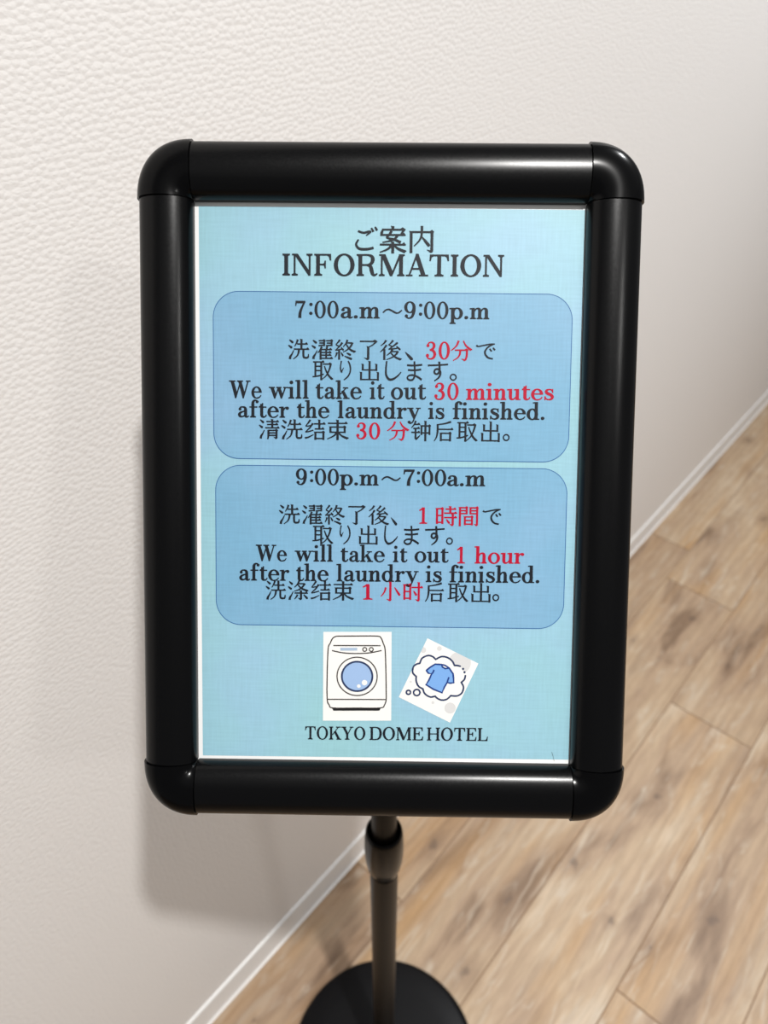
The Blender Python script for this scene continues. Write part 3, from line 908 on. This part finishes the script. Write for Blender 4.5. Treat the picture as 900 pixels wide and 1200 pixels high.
CJK=[('heading', 0, 'ご', -17.33, -5.77, 120.46, 132.38),
('heading', 0, '案', -4.9, 8.7, 119.19, 132.77),
('heading', 0, '内', 9.86, 22.38, 119.44, 132.8),
('p1jp', 0, '洗', -50.97, -40.09, 65.98, 76.36),
('p1jp', 0, '濯', -39.05, -27.96, 65.96, 76.35),
('p1jp', 0, '終', -27.26, -16.31, 65.95, 76.33),
('p1jp', 0, '了', -14.49, -5.4, 65.94, 76.32),
('p1jp', 0, '後', -4.23, 7.01, 65.93, 76.3),
('p1jp', 0, '、', 8.48, 12.67, 66.05, 70.33),
('p1jp', 0, 'で', 44.34, 54.52, 66.86, 74.97),
('p1jp', 1, '分', 31.73, 42.69, 65.89, 76.34),
('p1jp', 0, '取', -38.49, -27.81, 55.63, 65.71),
('p1jp', 0, 'り', -24.59, -18.74, 55.62, 65.69),
('p1jp', 0, '出', -14.49, -4.56, 55.61, 65.68),
('p1jp', 0, 'し', -1.61, 6.84, 55.6, 65.67),
('p1jp', 0, 'ま', 9.44, 17.45, 55.59, 65.66),
('p1jp', 0, 'す', 20.18, 30.53, 55.58, 65.64),
('p1jp', 0, '。', 31.36, 35.04, 56.0, 59.6),
('p1cn', 0, '清', -65.9, -55.14, 25.28, 35.79),
('p1cn', 0, '洗', -54.44, -43.34, 25.27, 35.78),
('p1cn', 0, '结', -42.38, -31.6, 25.27, 35.78),
('p1cn', 0, '束', -30.94, -19.68, 25.27, 35.77),
('p1cn', 1, '分', -0.18, 11.28, 25.26, 35.24),
('p1cn2', 0, '钟', 12.15, 22.34, 25.18, 35.76),
('p1cn2', 0, '后', 23.83, 33.84, 25.18, 35.76),
('p1cn2', 0, '取', 35.41, 46.28, 25.18, 35.75),
('p1cn2', 0, '出', 47.85, 57.59, 25.18, 35.75),
('p1cn2', 0, '。', 59.05, 62.61, 25.65, 29.38),
('p2jp', 0, '洗', -55.59, -44.62, -18.33, -7.91),
('p2jp', 0, '濯', -43.69, -32.82, -18.32, -7.9),
('p2jp', 0, '終', -31.85, -21.37, -18.31, -7.89),
('p2jp', 0, '了', -19.7, -10.68, -18.3, -7.89),
('p2jp', 0, '後', -9.27, 1.54, -18.28, -7.88),
('p2jp', 0, '、', 2.33, 5.67, -18.35, -14.16),
('p2jp', 0, 'で', 49.45, 59.36, -17.39, -9.07),
('p2jp', 1, '時', 25.31, 36.55, -18.34, -7.85),
('p2jp', 1, '間', 37.16, 47.6, -18.33, -7.84),
('p2jp', 0, '取', -38.15, -27.34, -28.5, -18.4),
('p2jp', 0, 'り', -24.12, -18.39, -28.49, -18.39),
('p2jp', 0, '出', -14.24, -4.37, -28.47, -18.38),
('p2jp', 0, 'し', -1.11, 6.16, -28.46, -18.37),
('p2jp', 0, 'ま', 9.02, 17.16, -28.45, -18.36),
('p2jp', 0, 'す', 20.11, 30.23, -28.43, -18.34),
('p2jp', 0, '。', 30.98, 34.59, -28.0, -24.19),
('p2cn', 0, '洗', -62.45, -51.79, -58.01, -47.66),
('p2cn', 0, '涤', -50.9, -39.98, -57.99, -47.64),
('p2cn', 0, '结', -39.0, -28.27, -57.97, -47.62),
('p2cn', 0, '束', -27.47, -16.3, -57.94, -47.6),
('p2cn', 1, '小', -2.56, 7.81, -57.98, -47.64),
('p2cn', 1, '时', 9.05, 19.58, -57.96, -47.62),
('p2cn2', 0, '后', 20.56, 30.46, -58.03, -47.65),
('p2cn2', 0, '取', 32.23, 43.15, -58.0, -47.63),
('p2cn2', 0, '出', 44.44, 54.6, -57.98, -47.61),
('p2cn2', 0, '。', 55.54, 59.16, -57.27, -53.42)]
PAN=[(-89.05, 15.26, 92.78, 99.74), (-88.29, -71.39, 92.65, 11.83)]
WM={'card': [(-32.23, -74.66), (3.4, -74.18), (3.74, -121.65), (-32.26, -122.18)], 'body': [(-25.3, -76.78), (-14.96, -76.58), (-4.08, -76.49), (-2.0, -77.56), (-0.88, -80.31), (0.14, -83.62), (0.64, -94.15), (0.92, -104.73), (0.98, -110.32), (0.14, -113.12), (-2.03, -114.84), (-14.64, -115.08), (-26.97, -115.2), (-29.01, -113.55), (-30.02, -110.77), (-30.18, -100.71), (-29.73, -84.03), (-28.66, -80.69), (-27.31, -77.91)], 'line': [(-27.01, -81.78), (-2.28, -81.55)], 'arc': [(-27.71, -84.45), (-21.97, -85.59), (-14.88, -85.88), (-7.8, -85.39), (-1.71, -84.09)], 'foot': [(-29.91, -110.6), (0.87, -110.26)], 'knobs': [(-10.54, -83.65), (-7.11, -83.61)], 'label': [(-23.35, -82.94), (-14.47, -82.82), (-14.46, -84.37), (-23.34, -84.5)], 'door': (-14.4, -98.09), 'bub': [(-10.49, -101.38), (-13.48, -103.26)], 'plinth': [(-27.63, -115.21), (-1.65, -114.83), (-2.56, -116.3), (-26.69, -116.66)]}
SH={'card': [(22.15, -77.33), (49.02, -90.35), (34.72, -122.25), (7.59, -108.92)], 'cloud': [[(18.38, -90.67), (19.59, -87.88), (22.56, -86.45), (25.02, -86.97), (26.67, -88.45)], [(26.67, -88.45), (29.64, -86.91), (32.92, -87.42), (35.4, -89.32), (36.53, -91.52)], [(36.53, -91.52), (38.16, -91.56), (39.53, -91.93)], [(42.35, -96.89), (41.84, -98.95), (40.23, -100.48)], [(40.23, -100.48), (41.48, -103.13), (40.61, -106.21), (38.18, -107.75), (34.91, -107.69)], [(34.91, -107.69), (32.76, -109.67), (30.03, -110.11), (27.83, -109.19), (26.72, -108.09)], [(26.72, -108.09), (23.99, -108.52), (21.23, -106.77), (20.21, -104.27)], [(20.21, -104.27), (17.9, -102.91), (16.66, -100.14), (16.62, -97.64)], [(16.62, -97.64), (14.79, -95.72), (15.02, -92.66), (16.64, -91.14), (18.38, -90.67)]], 'cdots': [(41.08, -93.29), (41.87, -95.06)], 'rings': [((12.64, -106.22), 1.12), ((17.02, -106.27), 1.68)], 'grey': [((39.22, -90.1), 5.9), ((34.64, -114.4), 2.95), ((28.48, -82.66), 1.25), ((20.07, -83.55), 1.55), ((13.77, -100.58), 0.6), ((25.57, -111.62), 0.8)], 'shirt': [(21.86, -94.4), (24.02, -92.53), (26.44, -91.0), (29.6, -91.12), (30.28, -92.44), (31.66, -93.26), (33.83, -93.01), (35.9, -95.98), (36.16, -98.2), (36.31, -100.7), (34.52, -101.06), (32.87, -100.69), (31.55, -103.0), (30.24, -106.19), (25.84, -104.47), (21.82, -102.02), (23.31, -99.49), (24.62, -96.25), (22.98, -95.88)], 'sl': [(24.62, -96.25), (25.42, -95.29), (25.84, -94.01)], 'sr': [(32.87, -100.69), (33.23, -99.35), (33.75, -97.84)], 'nk': [(29.6, -91.12), (31.63, -91.59), (33.83, -93.01)]}

# ------------------------------------------------------------------ the poster in the frame (millimetres on its own sheet)
Z_SHEET, Z_BG, Z_PANEL, Z_LINE, Z_INK = -1.2, -1.1, -1.0, -0.95, -0.85


def mmv(p, z):
    return Vector((p[0] / 1000, p[1] / 1000, z / 1000))


def flat(name, polys, z, mat, parent, clean=True):
    if clean:
        v, f = union2d(polys)
    else:
        v, f = [], []
        for p in polys:
            f.append(tuple(range(len(v), len(v) + len(p))))
            v.extend(p)
    o = link_mesh(name, [mmv(q, z) for q in v], f, mat, parent)
    return o


def print_mat(name, c1, c2, c3, sc_=9.0):
    m = new_mat(name, c1, 0.45, 0.3, 0.12, 0.42)
    t, b, N, L = nodes(m)
    tc = N('ShaderNodeTexCoord')
    n1 = N('ShaderNodeTexNoise', i_Scale=sc_, i_Detail=3.0, i_Roughness=0.55)
    L(tc.outputs['Object'], n1.inputs['Vector'])
    r = N('ShaderNodeValToRGB')
    e = r.color_ramp.elements
    e.new(0.5)
    for k, (p, c) in enumerate(((0.34, c1), (0.5, c2), (0.66, c3))):
        e[k].position = p
        e[k].color = (*c, 1)
    L(n1.outputs[0], r.inputs[0])
    mp = N('ShaderNodeMapping')
    mp.inputs['Scale'].default_value = (60, 900, 1)
    L(tc.outputs['Object'], mp.inputs['Vector'])
    n2 = N('ShaderNodeTexNoise', i_Scale=1.0, i_Detail=3.0)
    L(mp.outputs[0], n2.inputs['Vector'])
    mp3 = N('ShaderNodeMapping')
    mp3.inputs['Scale'].default_value = (900, 60, 1)
    L(tc.outputs['Object'], mp3.inputs['Vector'])
    n3 = N('ShaderNodeTexNoise', i_Scale=1.0, i_Detail=3.0)
    L(mp3.outputs[0], n3.inputs['Vector'])
    ad = N('ShaderNodeMath', operation='ADD')
    L(n2.outputs[0], ad.inputs[0])
    L(n3.outputs[0], ad.inputs[1])
    r2 = N('ShaderNodeMapRange', i_From_Min=0.7, i_From_Max=1.3, i_To_Min=0.945, i_To_Max=1.05)
    L(ad.outputs[0], r2.inputs['Value'])
    mu = N('ShaderNodeVectorMath', operation='SCALE')
    L(r.outputs[0], mu.inputs[0])
    L(r2.outputs[0], mu.inputs['Scale'])
    L(mu.outputs[0], b.inputs['Base Color'])
    return m


paper = new_mat('white paper', srgb(226, 227, 226), 0.5, 0.3)
cyan_print = print_mat('mottled cyan print', srgb(140, 184, 191), srgb(140, 182, 196), srgb(142, 178, 202))
panel_print = print_mat('mottled blue print', srgb(109, 157, 185), srgb(115, 160, 188), srgb(123, 163, 192))
outline_ink = new_mat('blue outline ink', srgb(40, 92, 145), 0.5, 0.3)

poster = link_mesh('information_poster', [(-0.1012, -0.1468, 0), (0.1012, -0.1468, 0), (0.1012, 0.1468, 0), (-0.1012, 0.1468, 0),
                                          (-0.1012, -0.1468, -0.0004), (0.1012, -0.1468, -0.0004), (0.1012, 0.1468, -0.0004), (-0.1012, 0.1468, -0.0004)],
                   [(0, 1, 2, 3), (4, 7, 6, 5), (0, 4, 5, 1), (1, 5, 6, 2), (2, 6, 7, 3), (3, 7, 4, 0)], paper)
for v in poster.data.vertices:
    v.co.z += Z_SHEET / 1000
poster.matrix_world = SIGN
tag(poster, 'light blue bilingual laundry information poster held in the black stand frame', 'poster')
flat('background_print', [[(-95.9, -142.0), (97.75, -141.4), (97.75, 141.2), (-96.1, 141.6)]], Z_BG, cyan_print, poster, clean=False)


def rounded(x0, y0, x1, y1, r, n=14):
    out = []
    for cx, cy, a0 in ((x1 - r, y1 - r, 0), (x0 + r, y1 - r, 90), (x0 + r, y0 + r, 180), (x1 - r, y0 + r, 270)):
        for k in range(n + 1):
            a = math.radians(a0 + 90 * k / n)
            out.append((cx + r * math.cos(a), cy + r * math.sin(a)))
    return out


panels = []
for x0, y0, x1, y1 in PAN:
    p = flat('notice_panel', [rounded(x0, y0, x1, y1, 13.0)], Z_PANEL, panel_print, poster, clean=False)
    g = Pen()
    ring_ = rounded(x0, y0, x1, y1, 13.0)
    g.st(ring_ + [ring_[0]], 0.36, straight=True)
    flat('panel_outline', g.p, Z_LINE, outline_ink, p)
    panels.append(p)

HOST = {'heading': ('heading_text', poster), 'hotel_name': ('hotel_name_text', poster)}
for i in (0, 1):
    for k, nm in (('time', 'opening_time_text'), ('jp', 'japanese_text'), ('en', 'english_text'), ('cn', 'chinese_text')):
        HOST['p%d%s' % (i + 1, k)] = (nm, panels[i])
    HOST['p%dcn2' % (i + 1)] = HOST['p%dcn' % (i + 1)]
text = {}


def put(grp, col, v, f):
    V_, F_ = text.setdefault((grp, col), ([], []))
    n = len(V_)
    V_.extend(mmv(q, Z_INK) for q in v)
    F_.extend(tuple(i + n for i in t) for t in f)


for grp, col, s, x0, y0, x1, y1, cap in LAT:
    # natural advances, then fitted to the measured width
    x = 0.0
    spots = []
    for ch in s:
        spots.append((ch, x))
        x += ADV[ch] / 700
    lo = glyph(s[0], 'L')[2]
    hi = spots[-1][1] + glyph(s[-1], 'L')[3]
    k = (x1 - x0) / (hi - lo)
    for ch, px in spots:
        v, f, *_ = glyph(ch, 'L')
        vv = []
        for q in v:
            X = x0 + (px + q[0] - lo) * k
            vv.append((X, y0 + (y1 - y0) * (X - x0) / (x1 - x0) + q[1] * cap * (700 / 690 if s[0].isdigit() else 1)))
        put(grp, col, vv, f)
for grp, col, ch, x0, x1, y0, y1 in CJK:
    v, f, a, b, c, d = glyph(ch, 'C')
    put(grp, col, [(x0 + (q[0] - a) / (b - a) * (x1 - x0), y0 + (q[1] - c) / (d - c) * (y1 - y0)) for q in v], f)
for (grp, col), (v, f) in text.items():
    nm, par = HOST[grp]
    o = link_mesh(nm if col == 0 else 'red_' + nm, v, f, ink if col == 0 else red, par)
    if col:
        o['label'] = 'red lettering'

# picture of a washing machine on a white card
wm_ink = new_mat('dark drawing ink', srgb(58, 52, 50), 0.5, 0.3)
card_mat = new_mat('white picture card', srgb(224, 223, 219), 0.5, 0.3)
navy = new_mat('navy drawing ink', srgb(36, 50, 84), 0.5, 0.3)
pale_blue = new_mat('pale blue print', srgb(145, 172, 208), 0.5, 0.3)
grey_blue = new_mat('grey blue print', srgb(156, 174, 194), 0.5, 0.3)
shirt_blue = new_mat('shirt blue print', srgb(114, 158, 212), 0.5, 0.3)
soft_grey = new_mat('soft grey print', srgb(200, 199, 198), 0.5, 0.3)

wm = flat('washing_machine_picture', [WM['card']], Z_PANEL, card_mat, poster, clean=False)
g = Pen()
g.st(WM['body'] + [WM['body'][0]], 0.62, n=5)
g.st(WM['line'], 0.6)
g.st(WM['arc'], 0.6)
g.st(WM['foot'], 0.6)
for p in WM['knobs']:
    g.ring(p[0], p[1], 1.32, 1.32, 0.74, 0.74, n=20)
dx, dy = WM['door']
g.ring(dx, dy, 10.85, 10.55, 10.25, 9.95, n=64)
flat('machine_outline', g.p, Z_INK, wm_ink, wm)
flat('machine_plinth', [WM['plinth']], Z_INK, new_mat('solid black ink', (0.01, 0.01, 0.01), 0.5, 0.3), wm, clean=False)
flat('display', [WM['label']], Z_LINE, grey_blue, wm, clean=False)
g = Pen()
g.dot(dx, dy, 7.9, n=64)
dw = flat('door_window', g.p, Z_LINE, pale_blue, wm, clean=False)
g = Pen()
g.ring(dx, dy, 8.5, 8.35, 7.55, 7.4, n=64)
flat('door_ring', g.p, Z_INK, navy, wm)
g = Pen()
g.dot(*WM['bub'][0], 1.45)
g.dot(*WM['bub'][1], 0.95)
flat('bubbles', g.p, Z_INK, card_mat, wm)

# picture of a shirt in a thought cloud on a tilted card


def clip(poly, win):
    a = sum(win[k][0] * win[(k + 1) % 4][1] - win[(k + 1) % 4][0] * win[k][1] for k in range(4))
    if a < 0:
        win = win[::-1]
    out = poly
    for k in range(len(win)):
        A, B = win[k], win[(k + 1) % len(win)]
        side = lambda p: (B[0] - A[0]) * (p[1] - A[1]) - (B[1] - A[1]) * (p[0] - A[0])
        src, out = out, []
        for i in range(len(src)):
            p, q = src[i], src[(i + 1) % len(src)]
            sp, sq = side(p), side(q)
            if sp >= 0:
                out.append(p)
            if (sp >= 0) != (sq >= 0):
                t = sp / (sp - sq)
                out.append((p[0] + (q[0] - p[0]) * t, p[1] + (q[1] - p[1]) * t))
    return out


shp = flat('shirt_picture', [SH['card']], Z_PANEL, card_mat, poster, clean=False)
polys = []
for (cx, cy), r in SH['grey']:
    polys.append(clip([(cx + r * math.cos(2 * math.pi * k / 40), cy + r * math.sin(2 * math.pi * k / 40)) for k in range(40)], SH['card']))
flat('grey_dots', polys, Z_PANEL + 0.03, soft_grey, shp)
loop = []
gg = Pen()
for seg in SH['cloud']:
    loop.extend(seg)
flat('cloud_fill', [loop], Z_LINE, card_mat, shp)
g = Pen()
for seg in SH['cloud']:
    g.st(seg, 0.9)
    for e in (seg[0], seg[-1]):
        g.dot(e[0], e[1], 0.45, n=10)
for p in SH['cdots']:
    g.dot(p[0], p[1], 0.6, n=12)
for (cx, cy), r in SH['rings']:
    g.ring(cx, cy, r + 0.42, r + 0.42, r - 0.45, r - 0.45, n=28)
flat('cloud_outline', g.p, Z_INK, navy, shp)
flat('shirt', [SH['shirt']], Z_LINE + 0.03, shirt_blue, shp)
g = Pen()
s_ = SH['shirt']
g.st(s_ + [s_[0]], 0.9, n=3, straight=True)
for p in s_:
    g.dot(p[0], p[1], 0.45, n=10)
for k in ('sl', 'sr', 'nk'):
    g.st(SH[k], 0.85)
flat('shirt_outline', g.p, Z_INK, new_mat('dark blue drawing ink', srgb(26, 56, 120), 0.5, 0.3), shp)

# a stray hair caught on the sheet
cu = Pen()
cu.st([(88.61, -137.27), (89.2, -139.1), (89.7, -141.0), (90.1, -142.33)], 0.11)
hv, hf = union2d(cu.p)
hz = len(hv)
hair = link_mesh('hair_strand', [mmv(q, -1.0) for q in hv] + [mmv(q, -0.9) for q in hv],
                 [t[::-1] for t in hf] + [tuple(i + hz for i in t) for t in hf], new_mat('dark hair', (0.03, 0.025, 0.02), 0.5, 0.3))
hair.matrix_world = SIGN
tag(hair, 'thin dark stray hair lying on the bottom right corner of the blue poster', 'hair')
